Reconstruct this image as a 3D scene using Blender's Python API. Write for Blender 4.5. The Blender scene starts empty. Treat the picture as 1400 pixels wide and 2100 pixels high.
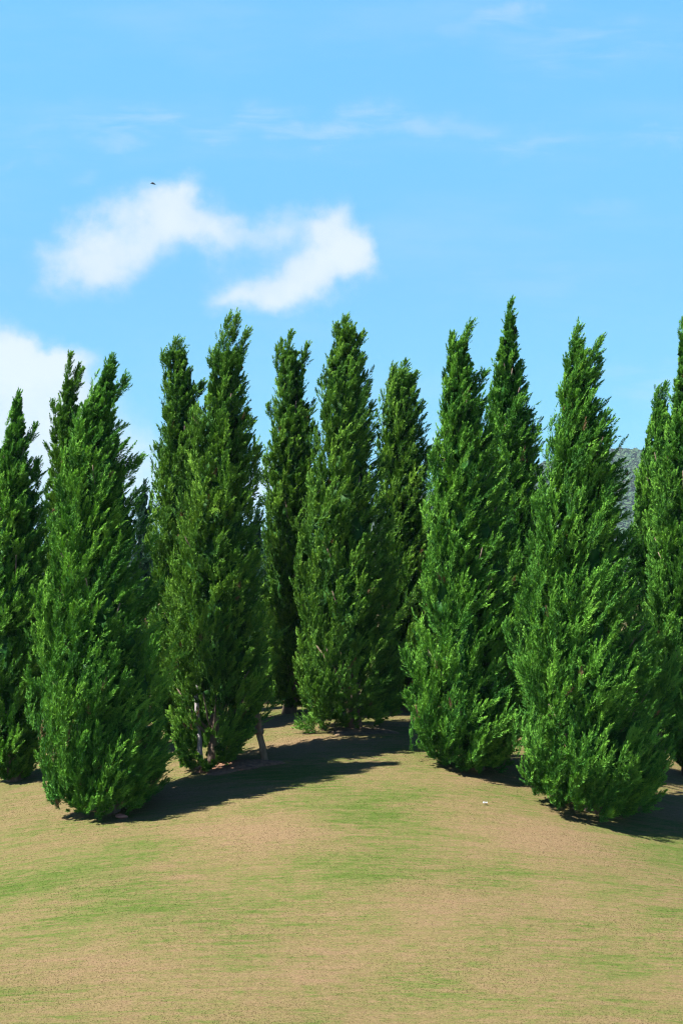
import bpy, math, random
import numpy as np

S = bpy.context.scene
C = S.collection

# ------------------------------------------------------------------ camera
F = 3231.0            # focal length in pixels of the 1400 x 2100 photograph
HOR = 1150.0          # image row of the horizon
ZC = 4.2              # height of the lens
cd = bpy.data.cameras.new('camera'); cam = bpy.data.objects.new('camera', cd); C.objects.link(cam)
cam.location = (0, 0, ZC); cam.rotation_euler = (math.pi/2, 0, 0)
cd.sensor_width = 36; cd.lens = 36*F/2100; cd.shift_y = (HOR-1050)/2100
cd.clip_start = 0.1; cd.clip_end = 20000
S.camera = cam
S.view_settings.view_transform = 'Standard'
S.view_settings.look = 'None'
S.view_settings.gamma = 1; S.view_settings.exposure = 1.75
S.view_settings.use_curve_mapping = False
S.cycles.use_denoising = True; S.cycles.denoiser = 'OPENIMAGEDENOISE'
S.cycles.denoising_input_passes = 'RGB_ALBEDO_NORMAL'; S.cycles.denoising_prefilter = 'NONE'
S.cycles.filter_width = 1.2; S.cycles.use_adaptive_sampling = False; S.cycles.max_bounces = 6; S.cycles.diffuse_bounces = 1; S.cycles.transmission_bounces = 2; S.cycles.volume_bounces = 0

# ------------------------------------------------------------------ sun and sky
SUN_EL = math.radians(54)
SUN_AZ = math.radians(20)          # light travels towards +x, +y
sd = bpy.data.lights.new('sun', 'SUN'); sun = bpy.data.objects.new('sun', sd); C.objects.link(sun)
sd.energy = 5.0; sd.angle = math.radians(0.5); sd.color = (1.0, 0.95, 0.86)
sun.rotation_euler = (math.pi/2-SUN_EL, 0, SUN_AZ-math.pi/2)
W = bpy.data.worlds.new('World'); S.world = W; W.use_nodes = True


class NT:
    """small helper for building node trees"""
    def __init__(s, nt): s.nt = nt
    def n(s, t, **kw):
        q = s.nt.nodes.new(t)
        for k, v in kw.items(): setattr(q, k, v)
        return q
    def put(s, sock, v):
        if hasattr(v, 'is_output') or isinstance(v, bpy.types.NodeSocket): s.nt.links.new(v, sock)
        else: sock.default_value = v
    def m(s, op, a, b=None, c=None, clamp=False):
        q = s.n('ShaderNodeMath', operation=op, use_clamp=clamp)
        s.put(q.inputs[0], a)
        if b is not None: s.put(q.inputs[1], b)
        if c is not None: s.put(q.inputs[2], c)
        return q.outputs[0]
    def mix(s, f, a, b, mode='MIX'):
        q = s.n('ShaderNodeMix', data_type='RGBA', blend_type=mode)
        s.put(q.inputs[0], f); s.put(q.inputs[6], a); s.put(q.inputs[7], b)
        return q.outputs[2]
    def noise(s, vec, scale, detail=4, rough=0.5, dist=0.0):
        q = s.n('ShaderNodeTexNoise')
        s.put(q.inputs['Vector'], vec); q.inputs['Scale'].default_value = scale
        q.inputs['Detail'].default_value = detail; q.inputs['Roughness'].default_value = rough
        q.inputs['Distortion'].default_value = dist
        return q.outputs['Fac']
    def smooth(s, v, a, b, lo=0.0, hi=1.0):
        q = s.n('ShaderNodeMapRange', interpolation_type='SMOOTHSTEP')
        s.put(q.inputs[0], v)
        for i, x in enumerate((a, b, lo, hi)): q.inputs[i+1].default_value = x
        return q.outputs[0]
    def ramp(s, v, stops):
        q = s.n('ShaderNodeValToRGB'); s.put(q.inputs[0], v)
        e = q.color_ramp.elements
        while len(e) < len(stops): e.new(0.5)
        for x, (p, col) in zip(e, stops): x.position = p; x.color = (*col, 1)
        return q.outputs[0]
    def scale(s, vec, sx, sy, sz, off=(0, 0, 0)):
        q = s.n('ShaderNodeMapping'); s.put(q.inputs[0], vec)
        q.inputs['Scale'].default_value = (sx, sy, sz); q.inputs['Location'].default_value = off
        return q.outputs[0]


def build_world():
    t = NT(W.node_tree); bg = W.node_tree.nodes['Background']
    sk = t.n('ShaderNodeTexSky', sky_type='NISHITA', sun_disc=False)
    sk.sun_elevation = SUN_EL; sk.sun_rotation = math.radians(250)
    sk.dust_density = 0.3; sk.ozone_density = 3.0
    tc = t.n('ShaderNodeTexCoord').outputs['Generated']
    sp = t.n('ShaderNodeSeparateXYZ'); t.put(sp.inputs[0], tc)
    x, y, z = sp.outputs
    # clear blue air: lift the Nishita sky to the photograph's pale, saturated blue low down
    k = 4.0
    def c(r, g, b): return (r/k, g/k, b/k)
    tint = t.ramp(z, [(0.0, c(.27, .62, 1.04)), (0.09, c(.395, .77, .96)), (0.174, c(.555, .965, 1.04)),
                      (0.26, c(.70, 1.25, 1.28)), (0.345, c(.82, 1.49, 1.55)), (0.42, c(.38, .58, .72)), (0.6, c(.52, .76, 1.25)), (1.0, c(.52, .76, 1.25))])
    gain = t.mix(1.0, sk.outputs[0], tint, 'MULTIPLY')
    g2 = t.n('ShaderNodeVectorMath', operation='SCALE'); t.put(g2.inputs[0], gain); g2.inputs['Scale'].default_value = k
    sky = g2.outputs[0]
    # clouds: lobes of cumulus placed by direction, broken up by fractal noise
    front = t.m('GREATER_THAN', y, 0.05)
    ys = t.m('MAXIMUM', y, 0.05)
    u = t.m('DIVIDE', x, ys); v = t.m('DIVIDE', z, ys)
    cv = t.n('ShaderNodeCombineXYZ'); t.put(cv.inputs[0], u); t.put(cv.inputs[1], v)
    uv = cv.outputs[0]
    w1 = t.n('ShaderNodeTexNoise'); t.put(w1.inputs['Vector'], uv)
    w1.inputs['Scale'].default_value = 22; w1.inputs['Detail'].default_value = 5; w1.inputs['Roughness'].default_value = .55
    ws = t.n('ShaderNodeSeparateXYZ'); t.put(ws.inputs[0], w1.outputs['Color'])
    uw = t.m('MULTIPLY_ADD', t.m('SUBTRACT', ws.outputs[0], .5), .055, u)
    vw = t.m('MULTIPLY_ADD', t.m('SUBTRACT', ws.outputs[1], .5), .055, v)
    def lobes(spec):
        tot = None
        for px, py, a, b, amp in spec:
            du = t.m('DIVIDE', t.m('SUBTRACT', uw, (px-700)/F), 1.12*a/F)
            dv = t.m('DIVIDE', t.m('SUBTRACT', vw, (HOR-py)/F), 1.12*b/F)
            r2 = t.m('ADD', t.m('MULTIPLY', du, du), t.m('MULTIPLY', dv, dv))
            g = t.m('MULTIPLY', t.m('EXPONENT', t.m('MULTIPLY', r2, -1.0)), amp)
            tot = g if tot is None else t.m('ADD', tot, g)
        return tot
    big = lobes([(355, 425, 75, 48, 1.0), (270, 480, 70, 45, .55), (190, 525, 95, 58, .72), (115, 515, 50, 35, .3), (430, 478, 85, 44, .66),
                 (565, 468, 95, 38, .55), (695, 490, 55, 58, 1.0), (720, 540, 50, 45, .62), (645, 568, 80, 48, .95), (545, 592, 85, 40, .75),
                 (470, 600, 50, 28, .3), (215, 558, 65, 42, .5),
                 (10, 705, 60, 52, 1.3), (60, 740, 70, 48, .9), (130, 745, 45, 30, .55), (40, 800, 150, 60, .7), (100, 900, 170, 95, 1.1),
                 (270, 950, 80, 60, .42), (540, 990, 45, 50, .6), (885, 915, 30, 40, .8), (170, 1040, 500, 60, .4)])
    n1 = t.noise(uv, 40, 9, .62)
    d = t.m('MULTIPLY_ADD', t.m('SUBTRACT', n1, .5), 1.0, t.m('MULTIPLY', big, 1.6))
    dens = t.smooth(d, .18, 1.75, 0, .74)
    # thin high wisps stretched along the wind
    wv = t.scale(uv, 14, 75, 1, (3.1, 1.7, 0))
    n2 = t.noise(wv, 1.0, 6, .6, .4)
    band = lobes([(520, 262, 380, 26, 1.0), (800, 258, 80, 28, .5), (1080, 285, 130, 18, .6), (1370, 288, 80, 16, .5), (255, 297, 60, 20, .6), (50, 318, 50, 16, .5),
                  (1060, 35, 90, 20, .8), (1230, 95, 160, 50, .7), (930, 50, 90, 30, .4), (1330, 780, 120, 30, .6), (1240, 430, 60, 20, .3), (1100, 560, 200, 60, .25), (170, 365, 30, 22, .45)])
    wisp = t.m('MULTIPLY', t.m('MULTIPLY', t.smooth(n2, .33, .68), band, clamp=True), .34)
    n3 = t.noise(t.scale(uv, 5, 22, 1, (7, 2, 0)), 1.0, 5, .55)
    veil = t.smooth(n3, .45, .8, 0, .12)
    al = t.m('MAXIMUM', dens, t.m('MAXIMUM', wisp, veil))
    al = t.m('MULTIPLY', al, front)
    n4 = t.noise(uv, 24, 7, .6)
    lit = t.m('ADD', t.m('MULTIPLY', d, .45), t.m('MULTIPLY', t.m('SUBTRACT', n4, .5), 1.6))
    cl = t.mix(t.smooth(lit, .0, 1.25), (4.5, 5.1, 5.6, 1), (5.9, 6.0, 6.1, 1))
    t.put(bg.inputs[0], t.mix(al, sky, cl)); bg.inputs[1].default_value = 0.05


build_world()


# ------------------------------------------------------------------ helpers
def tag(o, label=None, cat=None, group=None, kind=None):
    if label: o['label'] = label
    if cat: o['category'] = cat
    if group: o['group'] = group
    if kind: o['kind'] = kind
    return o


def empty(name, loc, label, cat, group=None):
    o = bpy.data.objects.new(name, None); C.objects.link(o); o.location = loc
    o.empty_display_size = 0.3
    return tag(o, label, cat, group)


def mesh_obj(name, verts, faces, mat, parent=None, smooth=False, attrs=None):
    """verts (n,3), faces (m,k) with equal k, or a list of such arrays"""
    if not isinstance(faces, list): faces = [faces]
    me = bpy.data.meshes.new(name)
    verts = np.asarray(verts, dtype=np.float32)
    me.vertices.add(len(verts)); me.vertices.foreach_set('co', verts.ravel())
    li = np.concatenate([np.asarray(f).ravel() for f in faces]).astype(np.int32)
    ct = np.concatenate([np.full(len(f), np.asarray(f).shape[1]) for f in faces])
    st = np.concatenate([[0], np.cumsum(ct)[:-1]]).astype(np.int32)
    me.loops.add(len(li)); me.loops.foreach_set('vertex_index', li)
    me.polygons.add(len(ct)); me.polygons.foreach_set('loop_start', st)
    for k, v in (attrs or {}).items():
        a = me.attributes.new(k, 'FLOAT', 'POINT'); a.data.foreach_set('value', np.asarray(v, dtype=np.float32))
    me.update(calc_edges=True)
    if smooth: me.polygons.foreach_set('use_smooth', np.ones(len(ct), dtype=bool))
    me.materials.append(mat)
    o = bpy.data.objects.new(name, me); C.objects.link(o)
    if parent: o.parent = parent
    return o


def tube(pts, radii, n=8, wob=0.0, rng=None):
    """tapered tube along points; closed with end fans folded into quads"""
    pts = np.asarray(pts, float); V = []; Fq = []
    for i, p in enumerate(pts):
        d = pts[min(i+1, len(pts)-1)]-pts[max(i-1, 0)]; d /= np.linalg.norm(d)
        a = np.cross(d, (0.3, 1, 0.1)); a /= np.linalg.norm(a); b = np.cross(d, a)
        for k in range(n):
            t = 2*math.pi*k/n
            r = radii[i]*(1+(rng.normal()*wob if rng is not None else 0))
            V.append(p+r*(math.cos(t)*a+math.sin(t)*b))
    for i in range(len(pts)-1):
        for k in range(n):
            Fq.append((i*n+k, i*n+(k+1) % n, (i+1)*n+(k+1) % n, (i+1)*n+k))
    for i in (0, len(pts)-1):
        c = len(V); V.append(pts[i])
        for k in range(0, n, 2):
            q = (c, i*n+k, i*n+k+1, i*n+(k+2) % n)
            Fq.append(q if i else q[::-1])
    return np.array(V), np.array(Fq)


def join(parts):
    V = []; Fq = []; n = 0
    for v, f in parts:
        V.append(v); Fq.append(f+n); n += len(v)
    return np.concatenate(V), np.concatenate(Fq)


# ------------------------------------------------------------------ the lie of the land
GY = np.array([-60, 0, 8, 14, 17.4, 21, 25, 27.3, 29.3, 32, 35, 40, 50, 70, 110, 200, 6000.])
GZ = np.array([-4.2, -3.4, -2.5, -1.5, -.92, -.24, .44, .76, 1.0, 1.16, 1.10, .62, -.4, -1.8, -3.2, -4.0, -4.0])
_ys = np.linspace(-60, 210, 2701); _zs = np.interp(_ys, GY, GZ)
_k = np.exp(-.5*(np.arange(-30, 31)/12.)**2); _k /= _k.sum()
_zs = np.convolve(np.pad(_zs, 30, mode='edge'), _k, mode='valid')


def ground_z(x, y):
    x = np.asarray(x, float); y = np.asarray(y, float)
    z = np.interp(y, _ys, _zs)
    side = np.where(x < 0, .024, .020)*np.clip((y-14)/9., .25, 1)*np.clip((90-y)/40, 0, 1)
    z = z-side*64*(1-np.exp(-x*x/64.))
    near = np.exp(-(np.maximum(0, y-60)/40)**2)
    z = z+near*(.035*np.sin(x*.55+y*.23)+.03*np.sin(.31*x-.7*y+1.3)+.012*np.sin(1.7*x+.9*y))
    return z


def at_ground(px, py):
    """the ground point a pixel of the photograph looks at"""
    Y = np.linspace(10, 60, 5001); X = (px-700)/F*Y; Z = ZC-(py-HOR)/F*Y
    i = np.argmax(Z <= ground_z(X, Y))
    return X[i], Y[i], Z[i]


# ------------------------------------------------------------------ materials
def new_mat(name):
    m = bpy.data.materials.new(name); m.use_nodes = True
    t = NT(m.node_tree); b = m.node_tree.nodes['Principled BSDF']
    return m, t, b


def leaf_material(name, dark, mid, light, transl=.08):
    m, t, b = new_mat(name)
    at = t.n('ShaderNodeAttribute', attribute_name='tint')
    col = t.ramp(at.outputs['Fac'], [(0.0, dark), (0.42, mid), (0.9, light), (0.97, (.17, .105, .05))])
    ge = t.n('ShaderNodeNewGeometry')
    oc = t.n('ShaderNodeTexCoord').outputs['Object']
    nz = t.noise(oc, 1.1, 3)
    col = t.mix(t.smooth(nz, .35, .7), t.mix(1.0, col, (.8, .9, 1.0, 1), 'MULTIPLY'), col)
    t.put(b.inputs['Base Color'], col)
    b.inputs['Roughness'].default_value = .6
    b.inputs['Specular IOR Level'].default_value = .12
    tr = t.n('ShaderNodeBsdfTranslucent'); t.put(tr.inputs[0], t.mix(1.0, col, (1.25, 1.2, .5, 1), 'MULTIPLY'))
    mx = t.n('ShaderNodeMixShader'); mx.inputs[0].default_value = transl
    t.put(mx.inputs[1], b.outputs[0]); t.put(mx.inputs[2], tr.outputs[0])
    t.put(m.node_tree.nodes['Material Output'].inputs[0], mx.outputs[0])
    return m


LEAF = {
    'fresh': leaf_material('juniper_leaf_fresh', (.014, .066, .010), (.050, .164, .019), (.185, .40, .043)),
    'blue': leaf_material('juniper_leaf_cool', (.017, .064, .011), (.060, .160, .018), (.205, .38, .042)),
    'olive': leaf_material('juniper_leaf_yellowish', (.026, .078, .010), (.070, .175, .017), (.18, .34, .036)),
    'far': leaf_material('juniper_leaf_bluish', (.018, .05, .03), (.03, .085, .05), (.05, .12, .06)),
}


def bark_material(name, a, b_, sc=6.0):
    m, t, b = new_mat(name)
    oc = t.n('ShaderNodeTexCoord').outputs['Object']
    n = t.noise(t.scale(oc, 9, 9, 1.6), sc/3, 6, .65)
    t.put(b.inputs['Base Color'], t.ramp(n, [(.3, a), (.7, b_)]))
    b.inputs['Roughness'].default_value = .9
    bp = t.n('ShaderNodeBump'); bp.inputs['Strength'].default_value = .8; bp.inputs['Distance'].default_value = .02
    t.put(bp.inputs['Height'], n); t.put(b.inputs['Normal'], bp.outputs[0])
    return m


BARK = bark_material('juniper_bark', (.07, .045, .03), (.22, .16, .12))
WOODGREY = bark_material('weathered_pole_wood', (.22, .20, .21), (.46, .43, .43))
WOODBROWN = bark_material('brown_post_wood', (.10, .06, .035), (.25, .16, .10))


def lawn_colour(t):
    """mown turf gone half dry: straw with green patches and mower streaks, by ground position"""
    ge = t.n('ShaderNodeNewGeometry').outputs['Position']
    sp = t.n('ShaderNodeSeparateXYZ'); t.put(sp.inputs[0], ge)
    x, y = sp.outputs[0], sp.outputs[1]
    flat = t.n('ShaderNodeCombineXYZ'); t.put(flat.inputs[0], x); t.put(flat.inputs[1], y)
    p = flat.outputs[0]
    big = t.noise(t.scale(p, .55, .8, 1, (11, 4, 0)), 1.0, 4, .55, .3)
    streak = t.noise(t.scale(p, .8, 5.5, 1, (3, 8, 0)), 1.0, 6, .65, .5)
    fine = t.noise(t.scale(p, 7, 38, 1), 1.0, 4, .65)
    def patch(px, py, a, b, amp):
        X, Y, _ = at_ground(px, py)
        du = t.m('DIVIDE', t.m('SUBTRACT', x, float(X)), a); dv = t.m('DIVIDE', t.m('SUBTRACT', y, float(Y)), b)
        r2 = t.m('ADD', t.m('MULTIPLY', du, du), t.m('MULTIPLY', dv, dv))
        return t.m('MULTIPLY', t.m('EXPONENT', t.m('MULTIPLY', r2, -1.0)), amp)
    g = None
    for q in [(735, 1660, .9, .9, .22), (110, 1810, 1.5, .7, .26), (250, 1740, 1.0, .5, .12), (760, 1790, .9, .8, .22), (1370, 1730, .9, .7, .28),
              (600, 1585, 1.4, .5, .20), (1000, 1560, 1.2, .8, .12), (60, 1700, 1.0, .5, .08), (1080, 1630, .8, .4, .10), (330, 1860, 1.6, .5, .12),
              (1300, 1870, 1.2, .6, .10), (900, 2040, 2., .5, .08), (560, 1900, .8, .5, .08),
              (530, 1705, .9, .5, -.30), (1130, 1725, 1.0, .55, -.30), (90, 1660, .8, .35, -.2), (420, 1690, .9, .3, -.14), (980, 1600, .6, .35, -.2),
              (380, 1800, .35, .12, -.3), (1100, 1860, 1.6, .6, -.16), (760, 1960, 1.0, .7, -.16), (250, 1970, 1.4, .4, -.16), (620, 1520, .9, .4, -.3),
              (1330, 1620, 1., .5, -.1), (600, 2000, 2., .4, -.08)]:
        e = patch(*q); g = e if g is None else t.m('ADD', g, e)
    v = t.m('ADD', t.m('MULTIPLY', t.m('SUBTRACT', big, .5), .9), t.m('MULTIPLY', t.m('SUBTRACT', streak, .5), .95))
    mid = t.noise(t.scale(p, 4.5, 13, 1, (5, 31, 0)), 1.0, 5, .65, .6)
    v = t.m('ADD', v, t.m('MULTIPLY', t.m('SUBTRACT', mid, .5), 1.15))
    thin = t.noise(t.scale(p, 1.6, 15, 1, (13, 2, 0)), 1.0, 5, .65, .4)
    v = t.m('ADD', v, t.m('MULTIPLY', t.m('SUBTRACT', thin, .5), .75))
    v = t.m('ADD', v, t.m('MULTIPLY', t.m('SUBTRACT', fine, .5), .6))
    v = t.m('ADD', v, t.m('MULTIPLY', g, 1.2))
    col = t.ramp(t.m('ADD', v, .455), [(.10, (.146, .101, .055)), (.30, (.130, .100, .047)), (.48, (.110, .096, .037)), (.64, (.082, .095, .026)), (.88, (.050, .082, .013))])
    dry = t.noise(t.scale(p, .35, 1.1, 1, (40, 9, 0)), 1.0, 5, .6)
    col = t.mix(t.smooth(dry, .5, .72, 0, .5), col, (.145, .098, .053, 1))
    return col, fine


def lawn_material():
    m, t, b = new_mat('dry_lawn')
    col, fine = lawn_colour(t)
    col = t.mix(t.smooth(fine, .25, .75), t.mix(1.0, col, (.90, .90, .90, 1), 'MULTIPLY'), col)
    g = t.noise(t.scale(t.n('ShaderNodeNewGeometry').outputs['Position'], 26, 60, 26), 1.0, 3, .7)
    col = t.mix(t.smooth(g, .3, .7), t.mix(1.0, col, (.74, .76, .72, 1), 'MULTIPLY'), t.mix(1.0, col, (1.2, 1.18, 1.16, 1), 'MULTIPLY'))
    t.put(b.inputs['Base Color'], col); b.inputs['Roughness'].default_value = 1.0
    b.inputs['Specular IOR Level'].default_value = .1
    oc = t.n('ShaderNodeNewGeometry').outputs['Position']
    n = t.noise(oc, 28, 5, .7)
    bp = t.n('ShaderNodeBump'); bp.inputs['Strength'].default_value = .3; bp.inputs['Distance'].default_value = .02
    t.put(bp.inputs['Height'], n); t.put(b.inputs['Normal'], bp.outputs[0])
    return m


def blade_material():
    m, t, b = new_mat('grass_blade')
    col, fine = lawn_colour(t)
    at = t.n('ShaderNodeAttribute', attribute_name='tint').outputs['Fac']
    col = t.mix(at, t.mix(1.0, col, (1.3, 1.3, 1.28, 1), 'MULTIPLY'), t.mix(1.0, col, (1.6, 1.55, 1.5, 1), 'MULTIPLY'))
    t.put(b.inputs['Base Color'], col); b.inputs['Roughness'].default_value = .8
    b.inputs['Specular IOR Level'].default_value = .15
    ge = t.n('ShaderNodeNewGeometry')
    sc = t.n('ShaderNodeVectorMath', operation='MULTIPLY_ADD'); t.put(sc.inputs[0], ge.outputs['Normal'])
    sc.inputs[1].default_value = (.4, .4, .4); sc.inputs[2].default_value = (0, 0, 1)
    nn = t.n('ShaderNodeVectorMath', operation='NORMALIZE'); t.put(nn.inputs[0], sc.outputs[0])
    t.put(b.inputs['Normal'], nn.outputs[0])
    tr = t.n('ShaderNodeBsdfTranslucent'); t.put(tr.inputs[0], col)
    mx = t.n('ShaderNodeMixShader'); mx.inputs[0].default_value = .5
    t.put(mx.inputs[1], b.outputs[0]); t.put(mx.inputs[2], tr.outputs[0])
    t.put(m.node_tree.nodes['Material Output'].inputs[0], mx.outputs[0])
    return m


# ------------------------------------------------------------------ ground
def axis(fine0, fine1, step, lo, hi):
    a = list(np.arange(fine0, fine1+1e-6, step))
    g = step
    while a[-1] < hi: g *= 1.35; a.append(min(a[-1]+g, hi))
    g = step
    while a[0] > lo: g *= 1.35; a.insert(0, max(a[0]-g, lo))
    return np.array(a)


gx = axis(-16, 16, .25, -3000, 3000); gy = axis(8, 60, .25, -300, 3400)
X, Y = np.meshgrid(gx, gy); Zg = ground_z(X, Y)
nx, ny = len(gx), len(gy)
I = np.arange(nx*ny).reshape(ny, nx)
gf = np.stack([I[:-1, :-1], I[:-1, 1:], I[1:, 1:], I[1:, :-1]], -1).reshape(-1, 4)
ground = mesh_obj('lawn_ground', np.stack([X, Y, Zg], -1).reshape(-1, 3), gf, lawn_material(), smooth=True)
tag(ground, kind='structure')


# ------------------------------------------------------------------ juniper crowns
def unit(v): return v/np.maximum(np.linalg.norm(v, axis=-1, keepdims=True), 1e-9)


def frame(d):
    a = np.cross(d, np.array([.21, .93, .31])); a = unit(a)
    return a, np.cross(d, a)


class Shoots:
    """a set of curved shoots: base p, direction d, length L, bend c, fatness w, tint"""
    def __init__(s, p, d, L, c, w, tint): s.p, s.d, s.L, s.c, s.w, s.tint = p, d, L, c, w, tint
    def at(s, i, t):
        L = s.L[i][:, None]; t = t[:, None]
        return s.p[i]+L*(s.d[i]*t+s.c[i]*t*t), unit(s.d[i]+2*s.c[i]*t)
    @staticmethod
    def cat(a): return Shoots(*[np.concatenate([getattr(q, k) for q in a]) for k in ('p', 'd', 'L', 'c', 'w', 'tint')])


def taper(t):                                     # plume outline: fat below the middle, drawn to a point
    return np.where(t < .3, .55+.45*np.sin(t/.3*math.pi/2), np.maximum(1-t, 0)**.75/(.7**.75))


def side_shoots(par, n, rng, length, spread, wind, fat, t0=.05):
    i = np.repeat(np.arange(len(par.p)), n)
    t = t0+(1-t0)*rng.random(len(i))**.85
    q, ax = par.at(i, t)
    a, b = frame(ax)
    ph = rng.random(len(i))*2*math.pi
    rad = np.cos(ph)[:, None]*a+np.sin(ph)[:, None]*b
    r = par.w[i]*taper(t)
    base = q+rad*(r*.45*rng.random(len(i)))[:, None]
    d = unit(ax+rad*(spread*(.6+.5*rng.random(len(i))))[:, None]*(1-.45*t)[:, None]+rng.normal(size=(len(i), 3))*.16)
    L = np.broadcast_to(length, par.L.shape)[i]*(.55+.8*rng.random(len(i)))*(.6+.4*taper(t))
    c = np.tile(np.array(wind), (len(i), 1))*(.5+rng.random(len(i)))[:, None]
    tint = par.tint[i]+rng.normal(size=len(i))*.08+.10*t
    return Shoots(base, d, L, c, L*fat*(.8+.4*rng.random(len(i))), tint)


def sprigs(par, n, rng, length, width, t0=.08):
    """leafy scale-twigs around each shoot, each one a bent lance of two triangles"""
    i = np.repeat(np.arange(len(par.p)), n)
    t = t0+(1.02-t0)*rng.random(len(i))**.8
    q, ax = par.at(i, t)
    a, b = frame(ax)
    ph = rng.random(len(i))*2*math.pi
    rad = np.cos(ph)[:, None]*a+np.sin(ph)[:, None]*b
    base = q+rad*(par.w[i]*taper(np.minimum(t, 1))*.5*rng.random(len(i)))[:, None]
    open_ = (.62*(1-t)+.16)[:, None]
    d = unit(ax+rad*open_+rng.normal(size=(len(i), 3))*.20)
    L = (length*(.6+.8*rng.random(len(i)))*(1-.35*t))[:, None]
    side = unit(np.cross(d, rad)+rng.normal(size=(len(i), 3))*.32)
    Wd = (width*(.6+.8*rng.random(len(i))))[:, None]
    nor = np.cross(side, d)
    droop = nor*(L*.12)
    V = np.stack([base, base+d*L*.45+side*Wd*.5-droop*.3, base+d*L, base+d*L*.45-side*Wd*.5+droop*.3], 1)
    tint = par.tint[i]+.28*(t-.5)+rng.normal(size=len(i))*.10
    return V.reshape(-1, 3), np.repeat(np.where(tint > 4, 1.0, np.clip(tint, 0, .9)), 4)


def crown(spec, seed):
    """crown of one tree in metres relative to its base; spec['outline'] rows are (z, left x, right x)"""
    rng = np.random.default_rng(seed)
    o = np.array(spec['outline']); o = o[np.argsort(o[:, 0])]
    zs, lo, hi = o.T
    detail = spec.get('detail', 1.0); fe = spec.get('feather', .5); nb = spec.get('boughs', 300)
    k = 26
    ka = rng.integers(1, 8, k); kz = rng.normal(size=k)*3.2; kp = rng.random(k)*6.28; am = rng.normal(size=k)/np.sqrt(k)
    def lump(th, z): return (am*np.sin(ka*th[:, None]+kz*z[:, None]+kp)).sum(1)*1.3
    mg = spec.get('margin', .035)
    def surf(th, z, f=1.0, lumpy=1.0):
        R = (np.interp(z, zs, hi)-np.interp(z, zs, lo))/2; cx = (np.interp(z, zs, hi)+np.interp(z, zs, lo))/2
        R = np.maximum(R-mg-.05*np.clip((R-.5)/.4, 0, 1)-.05*np.clip((.5-R)/.15, 0, 1), .40*R)*f*(1+.12*lumpy*np.clip(R/.8, .4, 1)*lump(th, z))
        return np.stack([cx+R*np.cos(th), R*np.sin(th), z], -1), R
    # where the surface is: heights in proportion to girth
    zz = np.linspace(zs[0], zs[-1], 400); rr = (np.interp(zz, zs, hi)-np.interp(zz, zs, lo))/2
    cdf = np.cumsum(rr+.12); cdf /= cdf[-1]
    def spots(n, even=True):
        u = (np.arange(n)+rng.random(n))/n if even else rng.random(n)
        z = np.interp(u, cdf, zz)
        th = (np.arange(n)*2.39996+rng.normal(size=n)*.35) % (2*math.pi)
        return th, z
    H = zs[-1]-zs[0]
    wind = np.array([.10, .02, .12])*(.5+fe)
    def boughs(n, length, tip, vary, out, fat, low=None):
        th, z = spots(n)
        if low: z = zs[0]+low*rng.random(n)
        h = np.clip((z-zs[0])/H, 0, 1)
        top = np.clip((h-.7)/.3, 0, 1)
        R0 = surf(th, z)[1]
        L = length*(.55+.9*rng.random(n)**1.7)*np.clip(R0/.55, .34, 1.05)
        outw = np.stack([np.cos(th), np.sin(th), np.zeros(n)], -1)
        up = (.15+.5*rng.random(n)) if low else (.85+.5*top)
        d = unit(outw*(out*(1-.6*top))[:, None]+np.array([0, 0, 1.0])*np.broadcast_to(up, n)[:, None]
                 + np.array([.15*(.2+fe), .02, 0])+rng.normal(size=(n, 3))*.18)
        c = wind*(.6+.8*rng.random(n))[:, None]+outw*(-.10)
        zt = np.clip(z+L*d[:, 2], zs[0]+.05, zs[-1]-.16)
        P, _ = surf(th, zt, tip+vary*(rng.random(n)-.6))
        p = P-(L[:, None]*(d+c))*np.array([1, 1, 0])
        p[:, 2] = np.maximum(zt-L*d[:, 2], zs[0]-.02)
        tint = np.clip(.42+rng.normal(size=n)*.16, 0, 1)
        return Shoots(p, d, L, c, L*fat, tint)
    b1 = boughs(int(nb*.52*detail), spec.get('blen', .80), 1.05, .15, .58+.25*fe, .19)
    b2 = boughs(int(nb*1.05*detail), .44, .88, .20, .65, .24)
    b4 = boughs(int(nb*.70*detail), .38, .70, .26, .7, .34)
    b3 = boughs(int(nb*.42*detail), .46, .95, .16, .9, .30, low=.75)
    b0 = boughs(int(spec.get('big', 10+80*fe)), 1.0, 1.08, .12, .50+.28*fe, .15)
    b0.tint += .12
    sets = [b0, b1, b2, b3, b4]
    B = Shoots.cat(sets)
    lead = []
    for (bx, by, bz, tx, ty, tz, w) in spec.get('leaders', []):
        bp = np.array([[bx, by, bz]]); tp = np.array([[tx, ty, tz-.05]]); L = np.linalg.norm(tp-bp, axis=1)
        c = np.array([[.10, 0, .04]])
        q = Shoots(bp, (tp-bp)/L[:, None]-c, L, c, np.array([w*.85]), np.array([.45]))
        m = int(max(14, L[0]*75))
        lead.append(side_shoots(q, m, rng, .09+w*1.15, .62, (.14, 0, .12), .26, 0.0))
        lead.append(Shoots(q.p, q.d, q.L*1.02, q.c, q.w*.35, q.tint))
    keep = np.ones(len(B.p), bool)
    for (x0, y0, z0, x1, y1, z1, r) in spec.get('holes', []):
        a = np.array([x0, y0, z0]); dd = np.array([x1, y1, z1])-a
        m_, _ = B.at(np.arange(len(B.p)), np.full(len(B.p), .6))
        s_ = np.clip(((m_-a)@dd)/(dd@dd), 0, 1)
        keep &= np.linalg.norm(m_-(a+s_[:, None]*dd), axis=1) > r
    if spec.get('thin'):
        zlim, frac = spec['thin']
        keep &= ~((B.p[:, 2] < zs[0]+zlim) & (rng.random(len(B.p)) < frac))
    B = Shoots(*[getattr(B, k_)[keep] for k_ in ('p', 'd', 'L', 'c', 'w', 'tint')])
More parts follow.
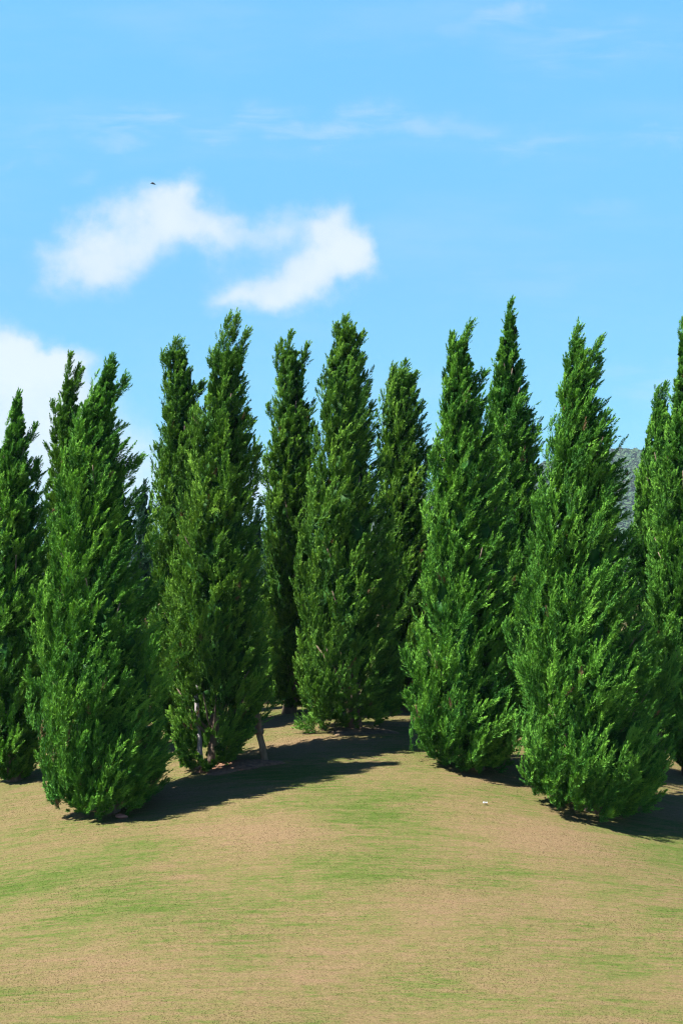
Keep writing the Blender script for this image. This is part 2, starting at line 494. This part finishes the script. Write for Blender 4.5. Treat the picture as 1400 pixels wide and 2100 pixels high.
    npl = spec.get('plumes', 9); nsp = spec.get('nsp', 66)
    P = side_shoots(B, npl, rng, np.clip(B.L*.38, .06, .27), .56, wind*.9, .17)
    dry = rng.random(len(P.p)) < spec.get('dry', .003)
    P.tint[dry] = 9
    P2 = Shoots(B.p, B.d, B.L*1.05, B.c, B.w*.35, np.clip(B.tint+.06, 0, 1))
    ls = spec.get('leafsize', 1.0)
    V1, t1 = sprigs(P, nsp, rng, .062*ls, .0105*ls)
    V2, t2 = sprigs(P2, nsp, rng, .070*ls, .0105*ls, .2)
    parts = [V1, V2]; tn = [t1, t2]
    if lead:
        V4, t4 = sprigs(Shoots.cat(lead), 50, rng, .055*ls, .0105*ls, 0.0)
        parts.append(V4); tn.append(t4)
    # long fine whips past the outline
    nw = int(spec.get('whips', 60)*.7*detail)
    if nw:
        th, z = spots(nw, False); z = zs[0]+(z-zs[0])*.8; ps, _ = surf(th, z, .72)
        outw = np.stack([np.cos(th), np.sin(th), np.zeros(nw)], -1)
        d = unit(outw*.5+np.array([.25, 0, 1.])+rng.normal(size=(nw, 3))*.2)
        L = .18+.2*rng.random(nw)
        wv = Shoots(ps, d, L, np.tile([.38, .05, -.02], (nw, 1)), L*.06, np.full(nw, .7))
        V3, t3 = sprigs(wv, 34, rng, .075, .014)
        parts.append(V3); tn.append(t3)
    V = np.concatenate(parts); T = np.concatenate(tn)
    gx0, gy0, gz0 = spec['at']
    def settle(V):                                    # the skirt follows the slope and stops at the turf
        dz = ground_z(V[:, 0]+gx0, V[:, 1]+gy0)-gz0
        V[:, 2] += dz*np.clip(1-V[:, 2]/1.6, 0, 1)
        V[:, 2] = np.maximum(V[:, 2], dz+.01+.03*rng.random(len(V)))
    settle(V)
    Fq = np.arange(len(V)).reshape(-1, 4)
    # lumpy dark core well behind the outline, added to block sun and view
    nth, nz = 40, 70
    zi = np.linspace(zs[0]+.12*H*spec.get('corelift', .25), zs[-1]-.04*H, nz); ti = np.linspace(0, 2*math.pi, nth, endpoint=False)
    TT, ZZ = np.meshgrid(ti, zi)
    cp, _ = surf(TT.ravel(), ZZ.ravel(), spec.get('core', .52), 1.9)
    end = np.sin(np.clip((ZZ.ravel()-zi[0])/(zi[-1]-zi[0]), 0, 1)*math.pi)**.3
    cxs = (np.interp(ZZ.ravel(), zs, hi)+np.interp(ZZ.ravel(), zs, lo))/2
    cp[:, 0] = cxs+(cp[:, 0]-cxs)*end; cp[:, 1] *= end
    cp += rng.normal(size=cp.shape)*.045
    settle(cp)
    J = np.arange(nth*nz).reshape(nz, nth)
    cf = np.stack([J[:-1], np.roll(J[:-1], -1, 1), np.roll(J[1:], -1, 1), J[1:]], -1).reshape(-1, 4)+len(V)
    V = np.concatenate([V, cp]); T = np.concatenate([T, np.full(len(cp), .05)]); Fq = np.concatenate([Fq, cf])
    return V, Fq, T


def trunk(spec, seed, r0):
    rng = np.random.default_rng(seed+500)
    o = np.array(spec['outline']); o = o[np.argsort(o[:, 0])]
    zs, lo, hi = o.T; cx = lambda z: float(np.interp(z, zs, (lo+hi)/2))
    H = zs[-1]
    hs = np.linspace(-.08, H*.93, 16)
    pts = [(cx(max(h, zs[0]+.5))*min(1, max(0, h)/1.2)+rng.normal()*.015, rng.normal()*.015, h) for h in hs]
    rad = [r0*(1.35 if h < 0 else 1)*(1-.9*max(h, 0)/H) for h in hs]
    parts = [tube(pts, rad, 10, .06, rng)]
    for k in range(16):
        h = .35+(H*.8)*rng.random()**1.3; th = rng.random()*6.28
        R = float(np.interp(h+.4, zs, (hi-lo)/2))*.75
        x = cx(h) if h > 1.2 else cx(h)*h/1.2
        q = np.array([x, 0, h]); e = np.array([x+math.cos(th)*R, math.sin(th)*R, h+R*.9+.25])
        mid = (q+e)/2+np.array([0, 0, -.12*R])
        parts.append(tube([q, mid, e], [r0*.30*(1-.6*h/H), r0*.2*(1-.6*h/H), .008], 6))
    return join(parts)


GROUP = 'tall junipers standing on the lawn'
seedno = [10]


def tree(base, outline, label, leaf='fresh', depth=None, leaders=(), group=GROUP, name='juniper_tree', cat='tree', r0=.13, rough_holes=(), **kw):
    """base: pixel where the trunk meets the turf; depth overrides it where the base is hidden"""
    bx, by = base
    if depth: Yd = depth; Xd = (bx-700)/F*Yd; Zd = float(ground_z(Xd, Yd))
    else: Xd, Yd, Zd = [float(q) for q in at_ground(bx, by)]
    lx = lambda px: (px-700)/F*Yd-Xd
    lz = lambda py: ZC-(py-HOR)/F*Yd-Zd
    rows = [(lz(py), lx(a), lx(b)) for py, a, b in outline]
    low = min(r[0] for r in rows)
    if low < .0: rows = [(z-low*max(0, 1-z/2.5), a, b) for z, a, b in rows]
    spec = dict(outline=rows, at=(Xd, Yd, Zd), **kw)
    spec['leaders'] = [(lx(a), dy, lz(b), lx(c), dy, lz(d), w) for a, b, c, d, w, dy in leaders]
    spec['holes'] = [(lx(a), -R_, lz(b), lx(c), -R_, lz(d), r) for a, b, c, d, R_, r in rough_holes]
    seedno[0] += 1
    t = empty(name, (Xd, Yd, Zd), label, cat, group)
    V, Fq, T = crown(spec, seedno[0])
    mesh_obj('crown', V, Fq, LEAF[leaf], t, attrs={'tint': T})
    v, f = trunk(spec, seedno[0], r0)
    mesh_obj('trunk', v, f, BARK, t, smooth=True)
    return t


# front row ---------------------------------------------------------------
T_L = tree((230, 1664), [(740, 218, 230), (768, 208, 241), (800, 188, 246), (840, 162, 248), (870, 152, 247), (920, 140, 262), (960, 130, 278), (1010, 120, 288),
     (1080, 108, 293), (1150, 98, 302), (1210, 84, 312), (1300, 80, 330), (1380, 76, 340), (1440, 74, 345), (1500, 84, 345), (1560, 94, 345), (1610, 103, 343),
     (1650, 118, 325), (1674, 150, 290)],
     'broad feathery juniper at front left, its skirt of foliage almost touching the grass', feather=1.0, boughs=330, detail=1.15,
     leaders=[(232, 830, 254, 775, .10, 0), (262, 990, 284, 940, .10, -.1), (222, 775, 227, 732, .07, 0), (100, 1260, 76, 1212, .10, 0), (96, 1420, 66, 1380, .11, -.2),
              (300, 1580, 350, 1545, .14, -.3), (310, 1380, 326, 1300, .10, -.5)])
T_R = tree((1215, 1662), [(690, 1174, 1192), (715, 1168, 1204), (745, 1162, 1222), (780, 1150, 1228), (830, 1143, 1236), (870, 1136, 1250), (910, 1130, 1264), (960, 1121, 1281),
     (1010, 1112, 1286), (1080, 1096, 1291), (1150, 1082, 1300), (1220, 1072, 1318), (1300, 1070, 1345), (1380, 1067, 1374), (1450, 1065, 1385), (1530, 1065, 1382),
     (1590, 1070, 1370), (1640, 1088, 1344), (1668, 1118, 1310), (1686, 1160, 1270)],
     'largest and widest juniper, at front right, with a forked top of two long tips', feather=1.0, boughs=380, detail=1.2,
     leaders=[(1182, 760, 1184, 668, .10, 0), (1205, 770, 1230, 690, .09, 0), (1215, 800, 1231, 735, .09, .1), (1172, 775, 1160, 735, .06, 0), (1130, 1080, 1094, 1030, .13, -.3),
              (1095, 1420, 1062, 1360, .13, -.3), (1095, 1240, 1068, 1185, .10, -.2), (1345, 1420, 1382, 1350, .12, -.3)])
tree((975, 1576), [(690, 920, 960), (740, 912, 972), (780, 905, 988), (850, 898, 1002), (900, 892, 1014), (1000, 877, 1032), (1100, 868, 1046), (1200, 864, 1058),
     (1300, 858, 1068), (1380, 843, 1074), (1470, 839, 1076), (1520, 848, 1070), (1560, 870, 1055), (1588, 905, 1030)],
     'feathery juniper directly left of the largest one, a low sprig sticking out leftwards', feather=.9, boughs=320, detail=1.05,
     leaders=[(935, 740, 961, 665, .10, 0), (925, 740, 926, 684, .08, 0), (860, 1400, 828, 1335, .11, -.2), (860, 1480, 834, 1420, .12, -.2), (985, 800, 990, 760, .07, 0)])
tree((440, 1574), [(715, 435, 503), (740, 430, 504), (800, 418, 508), (860, 396, 522), (900, 388, 527), (960, 378, 530), (1050, 362, 535), (1150, 345, 545),
     (1220, 332, 550), (1300, 338, 558), (1400, 345, 565), (1450, 345, 558), (1490, 345, 535), (1540, 352, 512), (1568, 374, 488), (1582, 395, 460)],
     'juniper with three tips at its top, a grey pole at its foot', leaf='blue', feather=.25, dry=.012, r0=.10, boughs=330, corelift=1.2, core=.5, whips=25,
     leaders=[(450, 760, 468, 650, .12, 0), (470, 760, 484, 645, .11, .05), (487, 770, 503, 680, .10, 0), (515, 1010, 528, 925, .11, 0), (435, 760, 437, 712, .09, .1)],
     rough_holes=[(401, 1420, 412, 1535, .70, .36), (401, 1420, 412, 1535, 1.1, .42), (372, 1375, 385, 1490, .95, .34)])
tree((727, 1496), [(665, 694, 722), (690, 682, 742), (720, 676, 746), (760, 664, 757), (800, 658, 764), (850, 652, 771), (900, 645, 776), (1000, 632, 786), (1100, 622, 800),
     (1220, 614, 815), (1350, 612, 830), (1420, 613, 830), (1465, 624, 812), (1490, 640, 780)],
     'middle juniper of the stand, set back on the crest, short trunk showing below', leaf='blue', feather=.7, boughs=320, corelift=1.0,
     leaders=[(705, 700, 707, 652, .10, 0), (725, 730, 740, 684, .09, 0), (690, 700, 690, 664, .08, 0), (655, 1490, 618, 1475, .18, -.2), (650, 1500, 640, 1470, .2, -.3)])
# back row ----------------------------------------------------------------
tree((30, 1600), [(812, 33, 41), (850, 20, 55), (900, 4, 64), (950, -10, 74), (1000, -20, 86), (1080, -30, 98), (1200, -45, 108), (1350, -50, 106), (1450, -45, 101), (1550, -32, 90),
     (1585, -8, 75), (1600, 12, 55)],
     'juniper cut off by the left edge of the photo, with a smooth single point', feather=.6, boughs=300, corelift=.8, leaders=[(36, 850, 39, 806, .07, 0), (60, 910, 70, 870, .07, 0), (80, 1010, 76, 945, .09, 0)])
tree((145, 1520), [(770, 134, 154), (800, 122, 160), (830, 112, 166), (872, 100, 174), (950, 96, 190), (1050, 89, 200), (1200, 80, 210), (1350, 76, 215), (1480, 85, 205), (1520, 105, 185)],
     'slim yellowish green juniper with thin wispy tips, between the two leftmost trees', leaf='olive', depth=31.5, feather=.2, boughs=280, detail=.9, whips=20, corelift=.8,
     leaders=[(142, 790, 144, 725, .06, 0), (150, 830, 166, 757, .07, 0), (150, 790, 160, 745, .04, .1), (112, 850, 108, 828, .08, 0)])
tree((378, 1520), [(712, 345, 374), (730, 333, 386), (760, 334, 399), (800, 332, 408), (900, 325, 425), (1000, 311, 440), (1100, 302, 450), (1200, 300, 455), (1350, 300, 455), (1480, 310, 445), (1520, 340, 420)],
     'blunt topped juniper just behind the three-tipped one, on its left', leaf='blue', depth=30.5, feather=.15, boughs=320, whips=20, corelift=.8,
     leaders=[(355, 740, 360, 696, .10, 0), (340, 760, 335, 720, .10, 0), (372, 740, 372, 700, .08, 0), (400, 830, 412, 785, .10, 0)])
tree((592, 1456), [(712, 580, 606), (745, 567, 628), (800, 564, 634), (850, 557, 645), (900, 549, 654), (1000, 539, 662), (1100, 536, 670), (1250, 538, 672), (1380, 553, 668), (1435, 565, 650), (1452, 580, 630)],
     'narrow juniper seen in the gap between the three-tipped tree and the middle tree', leaf='blue', depth=32.0, feather=.15, boughs=300, detail=.95, whips=20, corelift=.8,
     leaders=[(592, 740, 595, 680, .09, 0), (620, 770, 629, 705, .09, 0), (575, 770, 568, 715, .09, 0), (560, 860, 550, 830, .07, 0), (578, 740, 577, 700, .07, .1)])
tree((830, 1450), [(760, 795, 842), (780, 792, 854), (810, 783, 864), (850, 778, 870), (930, 775, 875), (1000, 772, 885), (1100, 770, 895), (1250, 768, 900), (1380, 772, 895), (1430, 785, 880), (1446, 800, 860)],
     'shorter blunt topped juniper behind the middle tree, on its right', leaf='blue', depth=32.5, feather=.7, boughs=290, detail=.95, corelift=.8,
     leaders=[(820, 790, 829, 742, .10, 0), (808, 790, 806, 752, .09, 0), (840, 800, 853, 765, .08, 0), (865, 990, 884, 930, .12, 0)])
tree((1050, 1508), [(640, 1040, 1054), (662, 1031, 1060), (690, 1022, 1066), (740, 1012, 1071), (800, 1000, 1081), (860, 992, 1102), (920, 985, 1112), (1000, 978, 1120), (1100, 975, 1127), (1250, 975, 1130), (1400, 985, 1120), (1500, 1010, 1095)],
     'tallest juniper with one long sharp spire, behind and between two front trees at right', leaf='fresh', depth=30.3, feather=.45, boughs=330, corelift=.8,
     leaders=[(1044, 680, 1047, 614, .07, 0), (1062, 800, 1068, 745, .07, 0)])
tree((1362, 1510), [(815, 1345, 1364), (840, 1336, 1372), (880, 1322, 1385), (940, 1314, 1400), (1000, 1298, 1415), (1100, 1288, 1425), (1250, 1285, 1430), (1400, 1295, 1425), (1500, 1320, 1400)],
     'juniper mostly hidden behind the one cut off by the right edge of the photo', leaf='fresh', depth=31.5, feather=.5, boughs=300, detail=.95, corelift=.8,
     leaders=[(1352, 850, 1362, 788, .10, 0), (1345, 850, 1346, 795, .08, 0)])
tree((1412, 1585), [(680, 1394, 1408), (715, 1388, 1418), (760, 1380, 1426), (820, 1370, 1440), (900, 1356, 1455), (1000, 1341, 1470), (1100, 1326, 1480), (1200, 1313, 1490), (1300, 1315, 1495), (1400, 1330, 1495), (1500, 1350, 1490), (1560, 1375, 1465), (1585, 1395, 1440)],
     'tall juniper cut off by the right edge of the photo', leaf='fresh', depth=28.6, feather=.5, boughs=320, corelift=.7,
     leaders=[(1398, 740, 1400, 655, .09, 0)])
# beyond the crest ----------------------------------------------------------
tree((298, 1490), [(1010, 288, 304), (1040, 279, 310), (1100, 270, 322), (1200, 262, 332), (1350, 258, 338), (1450, 270, 325)],
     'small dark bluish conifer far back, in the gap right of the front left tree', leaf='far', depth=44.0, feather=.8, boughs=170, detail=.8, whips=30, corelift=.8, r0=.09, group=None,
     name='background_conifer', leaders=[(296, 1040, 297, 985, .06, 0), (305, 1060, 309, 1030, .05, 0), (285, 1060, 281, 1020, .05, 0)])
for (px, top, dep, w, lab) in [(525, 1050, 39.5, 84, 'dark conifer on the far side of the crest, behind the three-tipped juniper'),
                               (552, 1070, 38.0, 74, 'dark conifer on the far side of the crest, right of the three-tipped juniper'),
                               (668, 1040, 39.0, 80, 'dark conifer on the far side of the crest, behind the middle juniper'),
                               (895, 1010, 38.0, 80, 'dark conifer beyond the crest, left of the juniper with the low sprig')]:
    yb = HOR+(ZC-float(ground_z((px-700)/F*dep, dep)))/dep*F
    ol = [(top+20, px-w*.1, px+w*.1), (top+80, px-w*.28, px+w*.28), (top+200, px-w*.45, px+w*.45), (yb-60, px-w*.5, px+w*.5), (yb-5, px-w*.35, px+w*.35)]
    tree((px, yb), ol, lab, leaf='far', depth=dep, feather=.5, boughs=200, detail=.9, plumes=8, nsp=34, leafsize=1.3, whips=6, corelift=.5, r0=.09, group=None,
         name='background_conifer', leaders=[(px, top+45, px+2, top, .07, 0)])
BG = 'bushes on the crest behind the junipers'
for (px, py, dep, w, h, lab) in [
        (808, 1440, 34.6, 95, 120, 'sunlit green bush on the crest, below the tree behind the middle one'),
        (560, 1452, 34.4, 90, 130, 'dark bush on the crest, seen left of the narrow juniper'),
        (650, 1452, 35.2, 120, 170, 'dark bush on the crest, behind the middle tree'),
        (905, 1460, 35, 110, 160, 'dark bush on the crest, behind the juniper with the low left sprig'),
        (470, 1470, 35.2, 130, 170, 'dark bush on the crest, behind the three-tipped juniper'),
        (60, 1530, 34.5, 140, 160, 'dark bush low behind the leftmost trees'),
        (1090, 1500, 34.6, 120, 170, 'dark bush low behind the spired juniper'),
        (1300, 1520, 34.2, 120, 170, 'dark bush low behind the largest juniper')]:
    yb = HOR+(ZC-float(ground_z((px-700)/F*dep, dep)))/dep*F
    ol = [(yb-h, px-w*.12, px+w*.12), (yb-h*.85, px-w*.35, px+w*.35), (yb-h*.5, px-w*.55, px+w*.55), (yb-h*.2, px-w*.52, px+w*.52), (yb-3, px-w*.35, px+w*.35)]
    tree((px, yb), ol, lab, leaf='blue', depth=dep, feather=.2, boughs=70, plumes=8, nsp=26, leafsize=1.3, whips=8, corelift=.3, r0=.05, group=BG, name='bush', cat='bush')


# ------------------------------------------------------------------ stakes at the foot of the three-tipped tree
def stake(name, p_top, p_foot, r, mat, label, cat):
    a, b = np.array(p_foot, float), np.array(p_top, float)
    rng = np.random.default_rng(5)
    t = empty(name, tuple(a), label, cat)
    n = 9
    pts = [(b-a)*k/n+(0 if k in (0, n) else 1)*rng.normal(size=3)*.006 for k in range(n+1)]
    pts[0] = pts[0]-(b-a)*.03
    v, f = tube(pts, [r*(1.05-.15*k/n)*(1+rng.normal()*.04) for k in range(n+1)], 10, .03, rng)
    mesh_obj('pole', v, f, mat, t, smooth=True)
    return t


def at(px, py, Yd): return ((px-700)/F*Yd, Yd, ZC-(py-HOR)/F*Yd)


fx, fy, fz = at_ground(414, 1572)
stake('tree_stake', at(401, 1405, fy-.05), (fx, fy-.12, fz-.01), .045, WOODGREY, 'bare grey pole leaning into the foot of the three-tipped juniper', 'stake')
fx, fy, fz = at_ground(543, 1563)
pt = at(527, 1465, fy-.12)
st = stake('tree_stake', pt, (fx, fy, fz), .062, WOODBROWN, 'brown wooden post leaning right of the three-tipped juniper, with a short crossbar', 'stake')
c0 = np.array(at(538, 1500, fy-.14))-np.array((fx, fy, fz)); c1 = np.array(at(500, 1502, fy+.05))-np.array((fx, fy, fz))
v, f = tube([c0, (c0+c1)/2, c1], [.055, .05, .048], 8)
mesh_obj('crossbar', v, f, WOODBROWN, st, smooth=True)


# ------------------------------------------------------------------ bare soil, scraps and stones
def soil_patch(px, py, a, b, h, cols, seed):
    rng = np.random.default_rng(seed); cx, cy, cz = at_ground(px, py)
    m, t, bs = new_mat('bare_soil')
    n = t.noise(t.n('ShaderNodeTexCoord').outputs['Object'], 14, 6, .7)
    t.put(bs.inputs['Base Color'], t.ramp(n, [(.35, cols[0]), (.65, cols[1])])); bs.inputs['Roughness'].default_value = 1
    nr, nt_ = 14, 40; V = []
    for i in range(nr+1):
        for k in range(nt_):
            th = 2*math.pi*k/nt_; e = i/nr*(1+.18*math.sin(3*th+seed)+.12*math.sin(7*th+2*seed))
            x, y = cx+a*e*math.cos(th), cy+b*e*math.sin(th)
            V.append((x, y, float(ground_z(x, y))+h*(1-(i/nr)**2)*(.7+.5*rng.random())+.012-.03*(i == nr)))
    J = np.arange((nr+1)*nt_).reshape(nr+1, nt_)
    f = np.stack([J[:-1], J[1:], np.roll(J[1:], -1, 1), np.roll(J[:-1], -1, 1)], -1).reshape(-1, 4)
    tag(mesh_obj('bare_soil', np.array(V), f, m, smooth=True), kind='structure')


soil_patch(478, 1572, .75, .42, .07, ((.07, .035, .02), (.20, .10, .055)), 1)
soil_patch(740, 1500, .62, .35, .05, ((.06, .04, .025), (.15, .10, .055)), 2)


def pebble(px, py, rx, ry, rz, mat, name, label, cat, seed):
    rng = np.random.default_rng(seed); x, y, z = at_ground(px, py)
    n, m_ = 14, 9; V = []
    for i in range(m_):
        ph = math.pi*i/(m_-1)
        for k in range(n):
            th = 2*math.pi*k/n; q = 1+.12*math.sin(2*th+seed)+.10*math.sin(3*th+ph*2)+rng.normal()*.02
            V.append((rx*q*math.sin(ph)*math.cos(th), ry*q*math.sin(ph)*math.sin(th), rz*(.55-math.cos(ph))*q))
    J = np.arange(n*m_).reshape(m_, n)
    f = np.stack([J[:-1], np.roll(J[:-1], -1, 1), np.roll(J[1:], -1, 1), J[1:]], -1).reshape(-1, 4)
    o = mesh_obj(name, np.array(V), f, mat, smooth=True); o.location = (x, y, z+.01)
    return tag(o, label, cat)


def plain(name, col, rough=.9):
    m, t, b = new_mat(name)
    n = t.noise(t.n('ShaderNodeTexCoord').outputs['Object'], 20, 5, .6)
    t.put(b.inputs['Base Color'], t.ramp(n, [(.3, tuple(c*.7 for c in col)), (.7, col)])); b.inputs['Roughness'].default_value = rough
    return m


pebble(250, 1678, .10, .07, .035, plain('reddish_stone', (.30, .13, .10)), 'stone', 'flat reddish stone in the shade at the foot of the front left tree', 'stone', 3)


def scrap(px, py, w, d, mat, name, label, cat, seed):
    """a crumpled sheet lying on the turf"""
    rng = np.random.default_rng(seed); x, y, z = at_ground(px, py); n = 7; V = []
    hgt = np.abs(rng.normal(size=(n, n)))*.012
    for lay in (0, .004):
        for j in range(n):
            for i in range(n):
                e = 1+.2*math.sin(i*1.3+seed)*(j in (0, n-1))
                V.append(((i/(n-1)-.5)*w*e, (j/(n-1)-.5)*d*e, .012+hgt[j, i]+lay))
    J = np.arange(n*n).reshape(n, n)
    top = np.stack([J[:-1, :-1], J[:-1, 1:], J[1:, 1:], J[1:, :-1]], -1).reshape(-1, 4)
    o = mesh_obj(name, np.array(V), np.concatenate([top[:, ::-1], top+n*n]), mat); o.location = (x, y, z+.015)
    return tag(o, label, cat)


scrap(994, 1651, .07, .035, plain('white_paper', (.42, .43, .46)), 'paper_scrap', 'small white scrap lying on the dry grass left of the largest juniper', 'litter', 4)


def bird(px, py, Yd, label, span, roll):
    t = np.array(at(px, py, Yd)); V = []; parts = []
    body = [(-.16, 0, 0), (-.1, 0, .012), (0, 0, .02), (.1, 0, .012), (.17, 0, .0), (.27, 0, -.01)]
    parts.append(tube(body, [.008, .028, .042, .036, .02, .006], 8))
    for s in (-1, 1):
        w = np.array([(-.06, 0, .01), (.08, 0, .01), (.05, s*span*.5, .09), (-.05, s*span*.5, .10), (.10, s*span, .03), (.05, s*span, .03)])
        w = np.concatenate([w, w+np.array([0, 0, .012])])
        f = np.array([(0, 1, 2, 3), (3, 2, 4, 5), (6, 9, 8, 7), (9, 11, 10, 8), (0, 3, 9, 6), (3, 5, 11, 9), (1, 7, 8, 2), (2, 8, 10, 4), (5, 4, 10, 11)])
        parts.append((w, f))
    v, f = join(parts)
    o = mesh_obj('bird', v, f, plain('dark_feathers', (.03, .03, .035))); o.location = t; o.rotation_euler = (roll, .1, .5)
    tag(o, label, 'bird')


bird(313, 377, 110, 'tiny dark bird in flight above the large white cloud', .26, .3)


# ------------------------------------------------------------------ grass
def grass():
    rng = np.random.default_rng(77)
    N = 330000
    y = 15+20*rng.random(int(N*1.5))**1.35
    x = (rng.random(len(y))*2-1)*(.25*y+1.5)
    n = len(y)
    z = ground_z(x, y)
    p = np.stack([x, y, z], -1)
    h = (.005+.005*rng.random(n))*(1+.25*np.sin(x*1.3)*np.sin(y*2.1))
    th = rng.random(n)*6.28; lean = .5*rng.random(n)
    d = np.stack([np.cos(th)*lean+.12, np.sin(th)*lean, np.ones(n)], -1); d /= np.linalg.norm(d, axis=1)[:, None]
    ph = rng.random(n)*6.28
    s = np.stack([np.cos(ph), np.sin(ph), np.zeros(n)], -1)*(.0035+.003*rng.random(n)*y/18)[:, None]
    V = np.stack([p-s, p+s, p+d*h[:, None]], 1).reshape(-1, 3)
    o = mesh_obj('grass', V, np.arange(len(V)).reshape(-1, 3), blade_material(), attrs={'tint': np.repeat(rng.random(n), 3)})
    tag(o, kind='stuff')


grass()


# ------------------------------------------------------------------ the wooded hill far away
def hill_z(x, y):
    r = np.exp(-((x-330)/330.)**2)*121*np.exp(-((y-1750)/430.)**2)
    r2 = np.exp(-((x-900)/420.)**2)*90*np.exp(-((y-1900)/430.)**2)
    return -6+np.maximum(r, r2)+3.0*np.sin(x/37.)*np.exp(-((y-1750)/500.)**2)+2*np.sin(x/17+y/40)*np.exp(-((y-1750)/500.)**2)


hx = np.linspace(-700, 1900, 131); hy = np.linspace(900, 2600, 86)
X, Y = np.meshgrid(hx, hy); Zh = hill_z(X, Y)
I = np.arange(X.size).reshape(X.shape)
hf = np.stack([I[:-1, :-1], I[:-1, 1:], I[1:, 1:], I[1:, :-1]], -1).reshape(-1, 4)
hm = plain('hill_scrub', (.022, .04, .016), 1.0)
tag(mesh_obj('hill', np.stack([X, Y, Zh], -1).reshape(-1, 3), hf, hm, smooth=True), kind='structure')


def far_wood():
    rng = np.random.default_rng(9)
    n = 24000
    x = 60+480*rng.random(n); y = 1150+680*rng.random(n)
    z = hill_z(x, y)
    bx = -520+1050*rng.random(7000); by = 420+260*rng.random(7000)
    x = np.concatenate([x, bx]); y = np.concatenate([y, by]); z = np.concatenate([z, np.full(7000, -4.2)])
    ok = (z > 6) | (np.arange(len(z)) >= n); x, y, z = x[ok], y[ok], z[ok]; n = len(x)
    R = 2.2+2.4*rng.random(n)**1.5; H = R*(1.5+1.1*rng.random(n))
    m = 34
    i = np.repeat(np.arange(n), m)
    d = unit(rng.normal(size=(n*m, 3))); d[:, 2] = np.abs(d[:, 2])*1.0-.15
    c = np.stack([x, y, z+R*.5], -1)[i]+d*np.stack([R, R, H], -1)[i]*(.75+.3*rng.random(n*m))[:, None]
    s = unit(np.cross(d, rng.normal(size=d.shape))); u = unit(np.cross(s, d)+d*.5*rng.normal(size=(len(d), 1)))
    q = (R[i]*.42*(.6+.8*rng.random(n*m)))[:, None]
    V = np.stack([c-s*q-u*q*.4, c-u*q, c+s*q, c+u*q], 1).reshape(-1, 3)
    t = np.clip(rng.random(n)[i]*.9+rng.normal(size=n*m)*.08, 0, 1)
    mt, t_, b = new_mat('far_wood_leaf')
    at_ = t_.n('ShaderNodeAttribute', attribute_name='tint').outputs['Fac']
    t_.put(b.inputs['Base Color'], t_.ramp(at_, [(0, (.011, .042, .012)), (.5, (.020, .062, .015)), (.9, (.038, .076, .018)), (1, (.05, .036, .02))]))
    b.inputs['Roughness'].default_value = .9
    tag(mesh_obj('far_wood', V, np.arange(len(V)).reshape(-1, 4), mt, attrs={'tint': np.repeat(t, 4)}), kind='stuff')


far_wood()

# ------------------------------------------------------------------ the air
def haze():
    x0, x1, y0, y1, z0, z1 = -3010, 3010, -310, 3410, -9, 135
    V = np.array([(x, y, z) for z in (z0, z1) for y in (y0, y1) for x in (x0, x1)], float)
    f = np.array([(0, 2, 3, 1), (4, 5, 7, 6), (0, 1, 5, 4), (2, 6, 7, 3), (0, 4, 6, 2), (1, 3, 7, 5)])
    m = bpy.data.materials.new('haze_air'); m.cycles.volume_sampling = 'DISTANCE'; m.use_nodes = True; nt = m.node_tree; nt.nodes.clear()
    v = nt.nodes.new('ShaderNodeVolumePrincipled'); out = nt.nodes.new('ShaderNodeOutputMaterial')
    v.inputs['Color'].default_value = (.66, .84, 1.0, 1); v.inputs['Density'].default_value = .00008; v.inputs['Anisotropy'].default_value = .0
    nt.links.new(v.outputs[0], out.inputs['Volume'])
    tag(mesh_obj('haze', V, f, m), kind='stuff')


import os
if not os.environ.get('NOHAZE'): haze()
